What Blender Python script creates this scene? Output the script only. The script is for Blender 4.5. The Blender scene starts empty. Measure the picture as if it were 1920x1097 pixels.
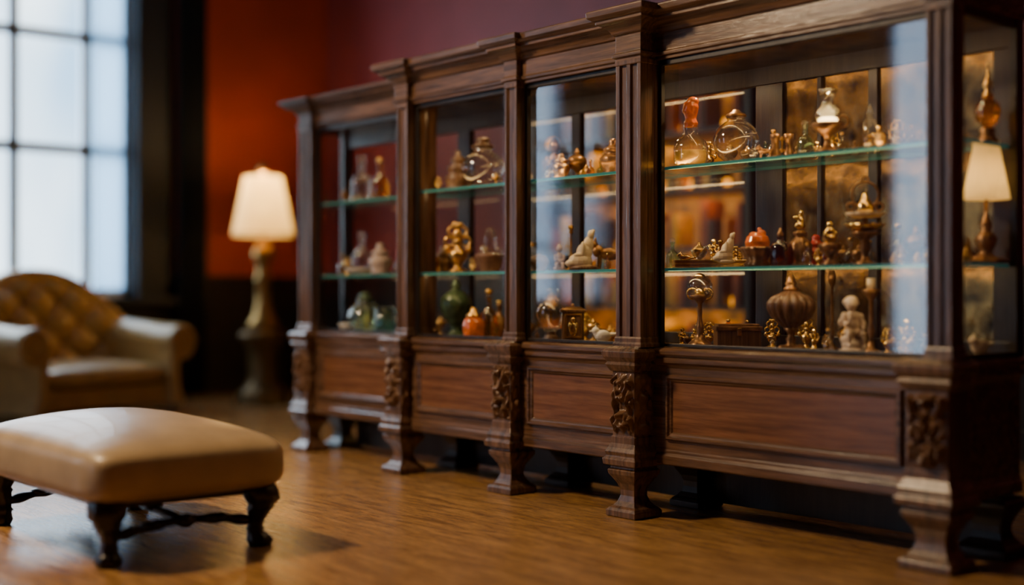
import bpy, bmesh, math, random
from mathutils import Vector, Matrix, noise
random.seed(7)
D = bpy.data
COL = bpy.context.scene.collection
CAMX, CAMY, CAMZ = 5.123, -3.704, 0.90

# ------------------------------------------------------------------ materials
def newmat(name):
    m = D.materials.new(name); m.use_nodes = True
    nt = m.node_tree; nt.nodes.clear()
    out = nt.nodes.new('ShaderNodeOutputMaterial')
    return m, nt, out
def N(nt, t, **kw):
    n = nt.nodes.new(t)
    for k, v in kw.items():
        if k in n.inputs: n.inputs[k].default_value = v
        else: setattr(n, k, v)
    return n
def rgba(c): return (c[0], c[1], c[2], 1)
def plain(name, col, rough=0.5, metal=0.0, var=0.25, scale=12, bump=0.1, coat=0.0, emit=None, es=0.0, col2=None):
    m, nt, out = newmat(name)
    p = N(nt, 'ShaderNodeBsdfPrincipled'); p.inputs['Roughness'].default_value = rough
    p.inputs['Metallic'].default_value = metal; p.inputs['Coat Weight'].default_value = coat
    tc = N(nt, 'ShaderNodeTexCoord'); no = N(nt, 'ShaderNodeTexNoise'); no.inputs['Scale'].default_value = scale
    no.inputs['Detail'].default_value = 5
    nt.links.new(tc.outputs['Object'], no.inputs['Vector'])
    r = N(nt, 'ShaderNodeValToRGB')
    r.color_ramp.elements[0].position = .3; r.color_ramp.elements[1].position = .7
    r.color_ramp.elements[0].color = rgba([c*(1-var) for c in col]); r.color_ramp.elements[1].color = rgba(col2 if col2 else [min(1, c*(1+var)) for c in col])
    nt.links.new(no.outputs['Fac'], r.inputs['Fac']); nt.links.new(r.outputs['Color'], p.inputs['Base Color'])
    if bump:
        b = N(nt, 'ShaderNodeBump'); b.inputs['Strength'].default_value = bump; b.inputs['Distance'].default_value = .01
        nt.links.new(no.outputs['Fac'], b.inputs['Height']); nt.links.new(b.outputs['Normal'], p.inputs['Normal'])
    if emit:
        p.inputs['Emission Color'].default_value = rgba(emit); p.inputs['Emission Strength'].default_value = es
    nt.links.new(p.outputs[0], out.inputs[0]); return m
def wood(name, dark, light, axis='x', rough=0.38, scale=22, bump=0.25, spec=.5, streak=.5, along=1.6):
    m, nt, out = newmat(name)
    p = N(nt, 'ShaderNodeBsdfPrincipled'); p.inputs['Roughness'].default_value = rough
    p.inputs['Specular IOR Level'].default_value = spec
    tc = N(nt, 'ShaderNodeTexCoord'); mp = N(nt, 'ShaderNodeMapping')
    s = {'x': (along, scale, scale), 'y': (scale, along, scale), 'z': (scale, scale, along)}[axis]
    mp.inputs['Scale'].default_value = s
    nt.links.new(tc.outputs['Object'], mp.inputs['Vector'])
    n1 = N(nt, 'ShaderNodeTexNoise'); n1.inputs['Scale'].default_value = 1.6; n1.inputs['Detail'].default_value = 8; n1.inputs['Distortion'].default_value = .6
    n2 = N(nt, 'ShaderNodeTexNoise'); n2.inputs['Scale'].default_value = 9; n2.inputs['Detail'].default_value = 4
    nt.links.new(mp.outputs[0], n1.inputs['Vector']); nt.links.new(mp.outputs[0], n2.inputs['Vector'])
    r = N(nt, 'ShaderNodeValToRGB'); e = r.color_ramp.elements
    e[0].position = .32; e[0].color = rgba(dark); e[1].position = .70; e[1].color = rgba(light)
    nt.links.new(n1.outputs['Fac'], r.inputs['Fac'])
    mx = N(nt, 'ShaderNodeMixRGB', blend_type='MULTIPLY'); mx.inputs['Fac'].default_value = streak
    r2 = N(nt, 'ShaderNodeValToRGB'); r2.color_ramp.elements[0].position = .35; r2.color_ramp.elements[1].position = .6
    r2.color_ramp.elements[0].color = (.3, .3, .3, 1)
    nt.links.new(n2.outputs['Fac'], r2.inputs['Fac'])
    nt.links.new(r.outputs['Color'], mx.inputs['Color1']); nt.links.new(r2.outputs['Color'], mx.inputs['Color2'])
    nt.links.new(mx.outputs['Color'], p.inputs['Base Color'])
    b = N(nt, 'ShaderNodeBump'); b.inputs['Strength'].default_value = bump; b.inputs['Distance'].default_value = .004
    nt.links.new(n2.outputs['Fac'], b.inputs['Height']); nt.links.new(b.outputs['Normal'], p.inputs['Normal'])
    nt.links.new(p.outputs[0], out.inputs[0]); return m
def thin_glass(name, tint=(1, 1, 1), f0=.08, rough=.03):
    """one sheet of glass: symmetric Schlick reflectance over clear transmission"""
    m, nt, out = newmat(name)
    lw = N(nt, 'ShaderNodeLayerWeight'); lw.inputs['Blend'].default_value = .5
    pw = N(nt, 'ShaderNodeMath', operation='POWER'); pw.inputs[1].default_value = 5
    mu = N(nt, 'ShaderNodeMath', operation='MULTIPLY_ADD'); mu.inputs[1].default_value = 1-f0; mu.inputs[2].default_value = f0
    nt.links.new(lw.outputs['Facing'], pw.inputs[0]); nt.links.new(pw.outputs[0], mu.inputs[0])
    t = N(nt, 'ShaderNodeBsdfTransparent'); t.inputs['Color'].default_value = rgba(tint)
    g = N(nt, 'ShaderNodeBsdfGlossy'); g.inputs['Roughness'].default_value = rough
    mx = N(nt, 'ShaderNodeMixShader')
    nt.links.new(mu.outputs[0], mx.inputs[0]); nt.links.new(t.outputs[0], mx.inputs[1]); nt.links.new(g.outputs[0], mx.inputs[2])
    nt.links.new(mx.outputs[0], out.inputs[0]); return m
def vessel_glass(name, tint, body=.10, gloss=.10):
    """blown glass: clear in the middle, bright and denser toward the rim of the form"""
    m, nt, out = newmat(name)
    lw = N(nt, 'ShaderNodeLayerWeight'); lw.inputs['Blend'].default_value = .5
    pw = N(nt, 'ShaderNodeMath', operation='POWER'); pw.inputs[1].default_value = 2.2
    nt.links.new(lw.outputs['Facing'], pw.inputs[0])
    m1 = N(nt, 'ShaderNodeMath', operation='MULTIPLY_ADD'); m1.inputs[1].default_value = .55; m1.inputs[2].default_value = body
    m2 = N(nt, 'ShaderNodeMath', operation='MULTIPLY_ADD'); m2.inputs[1].default_value = .45; m2.inputs[2].default_value = gloss
    nt.links.new(pw.outputs[0], m1.inputs[0]); nt.links.new(pw.outputs[0], m2.inputs[0])
    t = N(nt, 'ShaderNodeBsdfTransparent'); t.inputs['Color'].default_value = rgba(tint)
    gl = N(nt, 'ShaderNodeBsdfGlass'); gl.inputs['Color'].default_value = rgba([min(1, c*1.05) for c in tint]); gl.inputs['IOR'].default_value = 1.3; gl.inputs['Roughness'].default_value = .05
    g = N(nt, 'ShaderNodeBsdfGlossy'); g.inputs['Roughness'].default_value = .06
    a = N(nt, 'ShaderNodeMixShader'); b = N(nt, 'ShaderNodeMixShader')
    nt.links.new(m1.outputs[0], a.inputs[0]); nt.links.new(t.outputs[0], a.inputs[1]); nt.links.new(gl.outputs[0], a.inputs[2])
    nt.links.new(m2.outputs[0], b.inputs[0]); nt.links.new(a.outputs[0], b.inputs[1]); nt.links.new(g.outputs[0], b.inputs[2])
    nt.links.new(b.outputs[0], out.inputs[0]); return m
def shade_mat(name, col, es, ecol=(1, .66, .22), tr=.6, sheer=.0):
    m, nt, out = newmat(name)
    d = N(nt, 'ShaderNodeBsdfDiffuse'); d.inputs['Color'].default_value = rgba(col)
    t = N(nt, 'ShaderNodeBsdfTranslucent'); t.inputs['Color'].default_value = rgba(col)
    tc = N(nt, 'ShaderNodeTexCoord'); no = N(nt, 'ShaderNodeTexNoise'); no.inputs['Scale'].default_value = 40
    nt.links.new(tc.outputs['Object'], no.inputs['Vector'])
    b = N(nt, 'ShaderNodeBump'); b.inputs['Strength'].default_value = .1
    nt.links.new(no.outputs['Fac'], b.inputs['Height']); nt.links.new(b.outputs['Normal'], d.inputs['Normal'])
    mx = N(nt, 'ShaderNodeMixShader'); mx.inputs[0].default_value = tr
    nt.links.new(d.outputs[0], mx.inputs[1]); nt.links.new(t.outputs[0], mx.inputs[2])
    e = N(nt, 'ShaderNodeEmission'); e.inputs['Color'].default_value = rgba(ecol); e.inputs['Strength'].default_value = es
    ad = N(nt, 'ShaderNodeAddShader'); nt.links.new(mx.outputs[0], ad.inputs[0]); nt.links.new(e.outputs[0], ad.inputs[1])
    tp = N(nt, 'ShaderNodeBsdfTransparent'); tp.inputs['Color'].default_value = (1, .85, .55, 1)
    m3 = N(nt, 'ShaderNodeMixShader'); m3.inputs[0].default_value = sheer
    nt.links.new(ad.outputs[0], m3.inputs[1]); nt.links.new(tp.outputs[0], m3.inputs[2])
    nt.links.new(m3.outputs[0], out.inputs[0]); return m

WD, WL = (.056, .027, .014), (.195, .100, .052)
M_wh = wood('walnut_grain_along', WD, WL, 'x', rough=.25, scale=30, streak=.35, spec=.7, bump=.15)
M_wv = wood('walnut_grain_upright', WD, WL, 'z', rough=.25, scale=30, streak=.35, spec=.7, bump=.15)
M_panel = wood('reddish_walnut_panel', (.110, .042, .016), (.240, .100, .040), 'x', rough=.25, scale=34, streak=.3, spec=.6, bump=.12)
M_carve = plain('carved_walnut', (.16, .085, .045), .23, var=.35, scale=30)
M_dark = wood('ebonised_wood', (.008, .005, .004), (.03, .018, .012), 'z')
M_legd = wood('dark_brown_turned_wood', (.008, .004, .003), (.030, .014, .009), 'z', rough=.28)
M_floor = wood('oak_floor', (.22, .105, .032), (.46, .25, .085), 'x', rough=.27, scale=15, bump=.35, streak=.38, along=2.6)
M_wallr = plain('burgundy_plaster', (.21, .036, .046), .6, var=.12, scale=2, bump=.03)
M_walll = plain('lamp_glow_red_plaster', (.32, .040, .012), .6, var=.15, scale=2, bump=.03)  # red pushed toward orange so the wall colour carries the lamp's glow
M_ceil = plain('ceiling_plaster', (.30, .24, .20), .8, var=.05)
M_wains = wood('dark_wainscot', (.006, .004, .004), (.02, .011, .01), 'z')
M_casing = plain('blue_black_paint', (.008, .010, .015), .7, var=.2)
M_sash = plain('grey_blue_sash_paint', (.55, .70, .84), .5, var=.06)
M_sheer = shade_mat('blue_grey_sheer_blind', (.30, .46, .60), 0.0, tr=.7)
M_pane = thin_glass('clear_pane', (.98, .985, .98), .09, .02)
M_wpane = thin_glass('window_pane', (1, 1, 1), .03)
M_wsheer = thin_glass('tinted_window_pane', (.55, .62, .72), .03)
M_shelf = thin_glass('shelf_glass', (.95, .985, .97), .045)
M_edge = plain('self_lit_teal_edge', (.035, .20, .18), .15, var=.1, scale=4, bump=0, emit=(.08, .50, .45), es=.07)  # faint self-glow put into the shelf edge colour
M_brass = plain('aged_brass', (.66, .40, .13), .28, 1.0, .4, 30, .3)
M_brassd = plain('dark_bronze', (.26, .14, .06), .32, .75, .5, 30, .35)
M_gold = plain('gilt_metal', (.90, .57, .20), .24, 1.0, .3, 26, .2)
M_goldceil = plain('gilded_cabinet_ceiling', (.22, .12, .04), .22, 1.0, .6, 9, .4, col2=(.80, .50, .18))
M_mirror = plain('painted_amber_reflection', (.022, .011, .005), .22, .75, .4, 11, .4, col2=(.30, .165, .045))  # mottled amber reflection is painted into the colour of this back
M_ivory = plain('ivory_porcelain', (.72, .60, .42), .3, 0, .12, 15, .05)
M_white = plain('white_bisque', (.75, .70, .62), .4, 0, .1, 15, .05)
M_cream = plain('cream_stone', (.62, .50, .38), .4, 0, .22, 28, .15)
M_pinkst = plain('grey_pink_stone', (.42, .32, .27), .5, 0, .2, 25, .1)
M_woodt = wood('turned_fruitwood', (.06, .028, .013), (.24, .125, .06), 'z', scale=60, rough=.28)
M_clay = plain('brown_clay', (.22, .11, .06), .45, 0, .3, 25, .15)
M_orange = plain('self_lit_orange_amber', (.55, .11, .010), .15, 0, .6, 30, .35, emit=(1, .25, .01), es=.04, coat=.5)  # slight self-glow added to the orange pieces, which hold no lamp
M_glass = vessel_glass('clear_vessel_glass', (.97, .97, .93))
M_glassg = vessel_glass('green_vessel_glass', (.68, .87, .78))
M_glassa = vessel_glass('amber_vessel_glass', (.95, .62, .25))
M_glassd = vessel_glass('dark_red_glass', (.45, .15, .07))
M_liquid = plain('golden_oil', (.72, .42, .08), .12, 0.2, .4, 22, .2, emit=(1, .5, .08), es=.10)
M_leather = plain('beige_leather', (.40, .285, .155), .40, 0, .14, 6, .25, coat=.08)
M_leatherc = plain('golden_tan_leather', (.50, .29, .075), .30, 0, .18, 7, .12, coat=.25)
M_leathera = plain('tan_leather', (.52, .34, .125), .32, 0, .14, 7, .12, coat=.2)
M_flame = plain('warm_glow', (1, .8, .5), .5, emit=(1, .68, .30), es=12)
M_bulb = plain('lit_bulb', (1, .85, .6), .5, emit=(1, .78, .42), es=38)
M_shade = shade_mat('lit_linen_shade', (.80, .72, .50), .32, sheer=.12)
M_shade2 = shade_mat('lit_parchment_shade', (.72, .60, .36), .26, sheer=.05)
M_amberg = plain('added_jar_glow', (.9, .40, .05), .4, emit=(1, .40, .02), es=2.6)
M_redp = plain('ruby_enamel', (.30, .025, .016), .25, 0, .3, 20, .1)
M_greenp = plain('dark_green_bronze_glaze', (.05, .085, .042), .2, .3, .6, 26, .25)
M_caseback = plain('amber_lit_back', (.06, .016, .002), .4, 0, .6, 9, .1, col2=(.62, .32, .045))  # amber glow on the back board is put into its colour
book_mats = [plain('book_cloth_'+n, c, .6, 0, .25, 14, .1) for n, c in
             [('amber', (.58, .26, .025)), ('rust', (.24, .06, .010)), ('gold', (.66, .40, .05)), ('brown', (.04, .016, .006)), ('dark', (.015, .008, .005))]]

# ------------------------------------------------------------------ mesh helpers
def mk(name, verts, faces, mats, parent=None, smooth=False, bevel=0, loc=(0, 0, 0), rz=0, fm=None, recalc=True):
    me = D.meshes.new(name); me.from_pydata([tuple(v) for v in verts], [], faces)
    if not isinstance(mats, (list, tuple)): mats = [mats]
    for m in mats: me.materials.append(m)
    if fm:
        for i, p in enumerate(me.polygons): p.material_index = fm[i]
    if recalc:
        bm = bmesh.new(); bm.from_mesh(me); bmesh.ops.recalc_face_normals(bm, faces=bm.faces); bm.to_mesh(me); bm.free()
    o = D.objects.new(name, me); COL.objects.link(o)
    o.location = loc; o.rotation_euler = (0, 0, rz)
    if parent: o.parent = parent
    if smooth:
        for p in me.polygons: p.use_smooth = True
    if bevel:
        b = o.modifiers.new('bevel', 'BEVEL'); b.width = bevel; b.segments = 2; b.limit_method = 'ANGLE'; b.angle_limit = math.radians(35)
    return o
def empty(name, loc, label=None, cat=None, rz=0, group=None):
    e = D.objects.new(name, None); COL.objects.link(e); e.location = loc; e.rotation_euler = (0, 0, rz); e.empty_display_size = .1
    if label: e['label'] = label
    if cat: e['category'] = cat
    if group: e['group'] = group
    return e
class G:
    def __init__(s): s.v = []; s.f = []; s.m = []
    def add(s, v, f, m=0):
        o = len(s.v); s.v += [tuple(q) for q in v]; s.f += [tuple(i+o for i in q) for q in f]; s.m += [m]*len(f); return s
    def box(s, x0, x1, y0, y1, z0, z1, m=0):
        return s.add([(x0,y0,z0),(x1,y0,z0),(x1,y1,z0),(x0,y1,z0),(x0,y0,z1),(x1,y0,z1),(x1,y1,z1),(x0,y1,z1)],
                     [(0,3,2,1),(4,5,6,7),(0,1,5,4),(1,2,6,5),(2,3,7,6),(3,0,4,7)], m)
    def rings(s, rings, m=0, cap=True):
        n = len(rings[0]); v = [p for r in rings for p in r]; f = []
        for i in range(len(rings)-1):
            for j in range(n):
                k = (j+1) % n; f.append((i*n+j, i*n+k, (i+1)*n+k, (i+1)*n+j))
        if cap: f.append(tuple(range(n-1, -1, -1))); f.append(tuple((len(rings)-1)*n+j for j in range(n)))
        return s.add(v, f, m)
    def rect(s, x0, x1, y0, y1, prof, m=0):
        return s.rings([[(x0-o, y0-o, z), (x1+o, y0-o, z), (x1+o, y1+o, z), (x0-o, y1+o, z)] for o, z in prof], m)
    def lathe(s, prof, segs=28, cx=0, cy=0, ribs=0, rib=.0, m=0, k=1.0, z0=0.0):
        rr = []
        for r, z in prof:
            ring = []
            for j in range(segs):
                a = 2*math.pi*j/segs; q = max(r, 1e-4)*(1+rib*math.cos(a*ribs)*(1 if ribs else 0))
                ring.append((cx+q*math.cos(a)*k, cy+q*math.sin(a)*k, z0+z*k))
            rr.append(ring)
        return s.rings(rr, m)
    def ell(s, c, r, seg=14, m=0):
        if not isinstance(r, (tuple, list)): r = (r, r, r)
        rr = []
        nb = seg//2+1
        for i in range(nb+1):
            t = math.pi*i/nb - math.pi/2
            q = max(math.cos(t), 1e-3)
            rr.append([(c[0]+r[0]*q*math.cos(2*math.pi*j/seg), c[1]+r[1]*q*math.sin(2*math.pi*j/seg), c[2]+r[2]*math.sin(t)) for j in range(seg)])
        return s.rings(rr, m)
    def tube(s, path, segs=10, m=0):
        rr = []
        n = len(path)
        for i, (x, y, z, r) in enumerate(path):
            a = Vector(path[max(i-1, 0)][:3]); b = Vector(path[min(i+1, n-1)][:3]); d = (b-a).normalized()
            up = Vector((0, 0, 1)) if abs(d.z) < .9 else Vector((1, 0, 0))
            e1 = d.cross(up).normalized(); e2 = d.cross(e1)
            rr.append([tuple(Vector((x, y, z))+e1*r*math.cos(2*math.pi*j/segs)+e2*r*math.sin(2*math.pi*j/segs)) for j in range(segs)])
        return s.rings(rr, m)
    def torus(s, c, R, r, axis='z', seg=24, m=0):
        v = []; f = []; q = 8
        for i in range(seg):
            a = 2*math.pi*i/seg
            for j in range(q):
                b = 2*math.pi*j/q; rr = R+r*math.cos(b); p = (rr*math.cos(a), rr*math.sin(a), r*math.sin(b))
                if axis == 'x': p = (p[2], p[0], p[1])
                if axis == 'y': p = (p[0], p[2], p[1])
                v.append((c[0]+p[0], c[1]+p[1], c[2]+p[2]))
        for i in range(seg):
            for j in range(q):
                f.append((i*q+j, ((i+1) % seg)*q+j, ((i+1) % seg)*q+(j+1) % q, i*q+(j+1) % q))
        return s.add(v, f, m)
    def superell(s, c, r, e1=.5, e2=.25, nu=48, nv=20, dome=0, m=0):
        sp = lambda w, e: math.copysign(abs(w)**e, w)
        rr = []
        for i in range(nv+1):
            t = -math.pi/2+math.pi*i/nv; ct = max(sp(math.cos(t), e1), 1e-3); st = sp(math.sin(t), e1)
            ring = []
            for j in range(nu):
                a = 2*math.pi*j/nu
                x = ct*sp(math.cos(a), e2); y = ct*sp(math.sin(a), e2)
                zz = st*r[2]
                if dome and st > 0: zz += dome*(1-x*x)*(1-y*y)
                ring.append((c[0]+r[0]*x, c[1]+r[1]*y, c[2]+zz))
            rr.append(ring)
        return s.rings(rr, m)
    def obj(s, name, mats, parent=None, **kw): return mk(name, s.v, s.f, mats, parent, fm=s.m, **kw)
def quad(p, name, mat, parent):
    return mk(name, p, [(0, 1, 2, 3)], mat, parent, recalc=False)

def offset(path, o):
    out = []
    nrm = []
    for i in range(len(path)-1):
        dx, dy = path[i+1][0]-path[i][0], path[i+1][1]-path[i][1]; l = math.hypot(dx, dy); nrm.append((dy/l, -dx/l))
    for i, p in enumerate(path):
        if i == 0: n = nrm[0]
        elif i == len(path)-1: n = nrm[-1]
        else:
            a, b = nrm[i-1], nrm[i]; n = (a[0]+b[0], a[1]+b[1])
            if abs(a[0]*b[0]+a[1]*b[1]) > .5: n = a
        out.append((p[0]+n[0]*o, p[1]+n[1]*o))
    return out
def loft(path, prof): return [[(x, y, z) for x, y in offset(path, o)] for o, z in prof]

# ------------------------------------------------------------------ ROOM
def struct(o): o['kind'] = 'structure'; return o
WX, BY, FY, RX, CH = -5.2, 2.9, -6.3, 6.6, 4.2
struct(G().box(WX-.4, RX+.2, FY-.4, BY+.2, -.1, 0).obj('floor', M_floor))
struct(G().box(WX-.2, RX+.2, FY-.2, BY+.2, CH, CH+.1).obj('ceiling', M_ceil))
struct(G().box(WX, RX, BY, BY+.2, 0, CH).obj('wall_back', M_wallr))
struct(G().box(RX, RX+.2, FY, BY+.2, 0, CH).obj('wall_right', M_wallr))
A0, A1, AZ0, AZ1 = -1.55, .97, .86, 3.9
B0, B1, BZ0, BZ1 = -5.85, -5.0, .2, 3.4
g = G(); t0 = WX-.2
for (y0, y1, z0, z1) in [(FY-.2, B0, 0, CH), (B0, B1, 0, BZ0), (B0, B1, BZ1, CH), (B1, A0, 0, CH), (A0, A1, 0, AZ0), (A0, A1, AZ1, CH), (A1, BY+.2, 0, CH)]:
    g.box(t0, WX, y0, y1, z0, z1)
struct(g.obj('wall_left', M_walll))
C0, C1 = -1.50, -.90
g = G()
for (x0, x1, z0, z1) in [(WX, C0, 0, CH), (C0, C1, 0, BZ0), (C0, C1, BZ1+.1, CH), (C1, RX, 0, CH)]:
    g.box(x0, x1, FY-.2, FY, z0, z1)
struct(g.obj('wall_front', M_wallr))
g = G(); g.box(WX, WX+.04, FY, BY, .16, .84); g.box(WX, WX+.06, A1+.25, BY, .16, 1.02); g.box(WX, WX+.085, A1+.25, BY, 1.0, 1.05)
for i in range(9):
    y = A1+.35+i*.3
    if y < BY-.1: g.box(WX, WX+.075, y, y+.05, .2, 1.0)
struct(g.obj('trim_1', M_wains, bevel=.004))
g = G(); g.box(WX+.06, RX, BY-.05, BY, .16, 1.02); g.box(WX+.06, RX, BY-.075, BY, 1.0, 1.05)
struct(g.obj('trim_2', M_wains, bevel=.004))
struct(G().box(WX, WX+.08, FY, BY, 0, .16).obj('baseboard_left', M_wains, bevel=.004))
struct(G().box(WX+.08, RX, BY-.08, BY, 0, .16).obj('baseboard_back', M_wains, bevel=.004))
def window_x(name, y0, y1, z0, z1, ys, zs, bar=.05, pm=None):
    g = G(); x0, x1 = WX-.14, WX-.08
    for a, b in [(y0, y0+.06), (y1-.06, y1)]: g.box(x0-.02, x1+.02, a, b, z0, z1)
    for a, b in [(z0, z0+.07), (z1-.06, z1)]: g.box(x0-.02, x1+.02, y0, y1, a, b)
    for y in ys: g.box(x0, x1, y-bar/2, y+bar/2, z0, z1)
    for z in zs: g.box(x0, x1, y0, y1, z-bar/2, z+bar/2)
    w = struct(g.obj(name, M_sash, bevel=.004))
    xm = (x0+x1)/2
    quad([(xm, y0, z0), (xm, y1, z0), (xm, y1, z1), (xm, y0, z1)], 'window_glass', pm or M_wpane, w)
    return w
window_x('window_1', A0, A1, AZ0, AZ1, [-.66, .0, .60], [2.08, 3.02], .085)
window_x('window_2', B0, B1, BZ0, BZ1, [], [1.4, 2.5], pm=M_wsheer)
g = G()
for a, b in [(C0, C0+.04), (C1-.04, C1)]: g.box(a, b, FY-.14, FY-.06, BZ0, BZ1+.1)
for a in (BZ0, BZ1+.04): g.box(C0, C1, FY-.14, FY-.06, a, a+.06)
w = struct(g.obj('window_3', M_sash))
quad([(C0, FY-.1, BZ0), (C1, FY-.1, BZ0), (C1, FY-.1, BZ1+.1), (C0, FY-.1, BZ1+.1)], 'window_glass', M_wsheer, w)
g = G(); g.box(WX, WX+.10, A1, A1+.26, .8, CH-.02); g.box(WX, WX+.06, A1+.26, A1+.34, .8, CH-.02); g.box(WX, WX+.1, A0-.26, A0, .8, CH-.02)
g.box(WX-.02, WX+.18, A0-.3, A1+.34, .79, .86); g.box(WX, WX+.1, A0-.26, A1+.3, AZ1, CH-.02)
struct(g.obj('trim_3', M_casing, bevel=.01))
struct(G().box(WX-.199, WX-.001, A1-.006, A1-.001, AZ0, AZ1).obj('trim_4', M_casing))
v = []; f = []; nn = 24
for i in range(nn+1):
    y = .645+.26*i/nn; x = WX-.05+.008*math.sin(i*1.3)
    v += [(x, y, .93), (x, y, 3.84)]
for i in range(nn): f.append((2*i, 2*i+2, 2*i+3, 2*i+1))
o = mk('sheer_blind', v, f, M_sheer, smooth=True, recalc=False); o['label'] = 'narrow blue grey sheer curtain drawn over a window pane'; o['category'] = 'curtain'
n = 60
pts = [(WX+.16+.035*math.sin(i*.95), 1.30+.27*i/n) for i in range(n+1)]
back = [(x+.01, y) for x, y in reversed(pts)]
ring = pts+back
g = G(); g.rings([[(x, y, z) for x, y in ring] for z in (.02, 1.2, 2.6, 4.0)])
o = g.obj('curtain', plain('black_blue_velvet', (.006, .007, .010), .9, 0, .3, 6, .1), smooth=True)
o['label'] = 'black velvet curtain hanging in folds beside the window'; o['category'] = 'curtain'

# ------------------------------------------------------------------ CABINET
cab = empty('display_cabinet', (0, 0, 0), 'long dark walnut breakfront display cabinet with glass doors and carved feet', 'display cabinet')
BL = [(-1.215, -1.075, .13), (-.14, 0, 0), (.69, .829, 0), (1.475, 1.615, -.03), (2.79, 2.96, 0)]
body_path = [(-1.2, .49), (-1.2, .19), (-.07, .19), (-.07, .07), (1.54, .07), (1.54, .09), (2.94, .09), (2.94, .49)]
body_prof = [(.006, .215), (.012, .22), (.012, .252), (.004, .262), (.004, .272), (0, .276), (0, .60), (.006, .612), (.016, .622), (.016, .638), (.010, .643), (.026, .655), (.026, .670), (.012, .680), (.0, .681)]
G().rings(loft(body_path, body_prof)).obj('cabinet_base', M_wh, cab, bevel=.002)
G().box(-1.06, 2.80, .455, .475, .02, .216).obj('under_shade_board', M_dark, cab, bevel=.002)  # dark board added to stand in for the shade under the cabinet
leg_prof = [(.004, 0), (.010, .004), (.010, .026), (.002, .036), (-.010, .044), (-.024, .062), (-.032, .085), (-.031, .108), (-.022, .132), (-.008, .155), (.003, .172), (.006, .188), (-.004, .196), (-.004, .206)]
blk_prof = [(-.002, .204), (.018, .210), (.021, .232), (.010, .244), (.010, .250), (.014, .262), (.004, .278), (-.004, .296), (-.004, .322), (-.010, .325), (-.010, .582), (-.002, .586), (.006, .598), (.014, .612), (.006, .622), (.020, .642), (.024, .664), (.012, .676), (-.006, .686)]
def relief(w, h, depth, seed, nx=26, nz=52):
    v = []; f = []
    for j in range(nz+1):
        for i in range(nx+1):
            u = -1+2*i/nx; t = j/nz; a = abs(u)
            nn = noise.noise(Vector((a*2.4, t*6, seed)))*1.7
            s = math.sin(13*t+6*a*a+nn*3.2+seed)
            s2 = math.cos(22*t-7*a+nn*2)
            core = math.exp(-(a/.32)**2)*(.6+.4*math.sin(t*9+seed))
            hh = (.22+.46*s+.24*s2+.55*core)
            edge = min(1, (1-a)*7)*min(1, t*14)*min(1, (1-t)*14)
            v.append((u*w/2, -max(0, hh)*depth*edge, t*h))
    for j in range(nz):
        for i in range(nx):
            q = j*(nx+1)+i; f.append((q, q+1, q+nx+2, q+nx+1))
    return v, f
for i, (x0, x1, yf) in enumerate(BL):
    G().rect(x0, x1, yf, yf+.14, blk_prof).obj('pilaster_base', M_wv, cab, bevel=.002)
    G().rect(x0, x1, yf, yf+.14, leg_prof).obj('leg', M_wv, cab, bevel=.002)
    G().rect(x0, x1, .35, .49, leg_prof).obj('leg', M_dark, cab, bevel=.002)  # rear legs in darker wood, standing in for shade beneath the base
    v, f = relief(x1-x0-.03, .245, .038, i*1.7+.4, 36, 72)
    cx = (x0+x1)/2
    mk('carved_panel', [(a+cx, b+yf+.0105, c+.331) for a, b, c in v], f, M_carve, cab, smooth=True, recalc=False)
    if i != 4:
        dep = {0: .05, 1: .055, 2: .055, 3: .105}[i]
        v, f = relief(dep, .245, .016, i+3.3, 12, 40)
        mk('carved_panel', [(-b+x1-.0105, a+yf+.012+dep/2, c+.331) for a, b, c in v], f, M_carve, cab, smooth=True, recalc=False)
def framed(x0, x1, z0, z1, y):
    steps = [(0, 0), (0, -.010), (.006, -.017), (.014, -.017), (.020, -.009), (.026, -.007), (.032, -.001)]
    rr = [[(x0+i, y+d, z0+i), (x1-i, y+d, z0+i), (x1-i, y+d, z1-i), (x0+i, y+d, z1-i)] for i, d in steps]
    g = G(); g.rings(rr, 0, cap=False)
    i = .032; g.add([(x0+i, y-.0015, z0+i), (x1-i, y-.0015, z0+i), (x1-i, y-.0015, z1-i), (x0+i, y-.0015, z1-i)], [(0, 1, 2, 3)], 1)
    return g.obj('frieze_panel', [M_wh, M_panel], cab)
framed(-1.02, -.20, .315, .575, .19)
framed(.05, .66, .315, .575, .07)
framed(.875, 1.44, .315, .575, .07)
framed(1.68, 2.74, .315, .575, .09)
def column(x0, x1, y0, y1, flutes, z0=.682, z1=1.832):
    front = [(x0, y0)]
    w = x1-x0; n = flutes; fw = w*.72/(n*1.5-.5); x = x0+w*.14
    for i in range(n):
        front += [(x, y0), (x+fw*.18, y0+.011), (x+fw*.82, y0+.011), (x+fw, y0)]; x += fw*1.5
    front += [(x1, y0)]
    d = y1-y0
    side = [(x1, y0+d*.3), (x1-.006, y0+d*.36), (x1-.006, y0+d*.62), (x1, y0+d*.68)] if d > .05 else []
    poly = front+side+[(x1, y1), (x0, y1)]
    g = G(); g.rings([[(a, b, z) for a, b in poly] for z in (z0, z1)])
    g.rect(x0, x1, y0, y1, [(.010, z0), (.010, z0+.012), (.005, z0+.020), (.005, z0+.034), (.001, z0+.042)])
    g.rect(x0, x1, y0, y1, [(.001, z1-.02), (.003, z1-.016), (.003, z1)])
    return g.obj('pilaster', M_wv, cab, bevel=.0015)
column(-1.21, -1.08, .16, .22, 2)
column(-.07, .015, .03, .215, 1)
column(.756, .836, .03, .10, 1)
column(1.483, 1.62, .0, .13, 2)
column(2.86, 2.95, .03, .11, 2)
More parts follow.
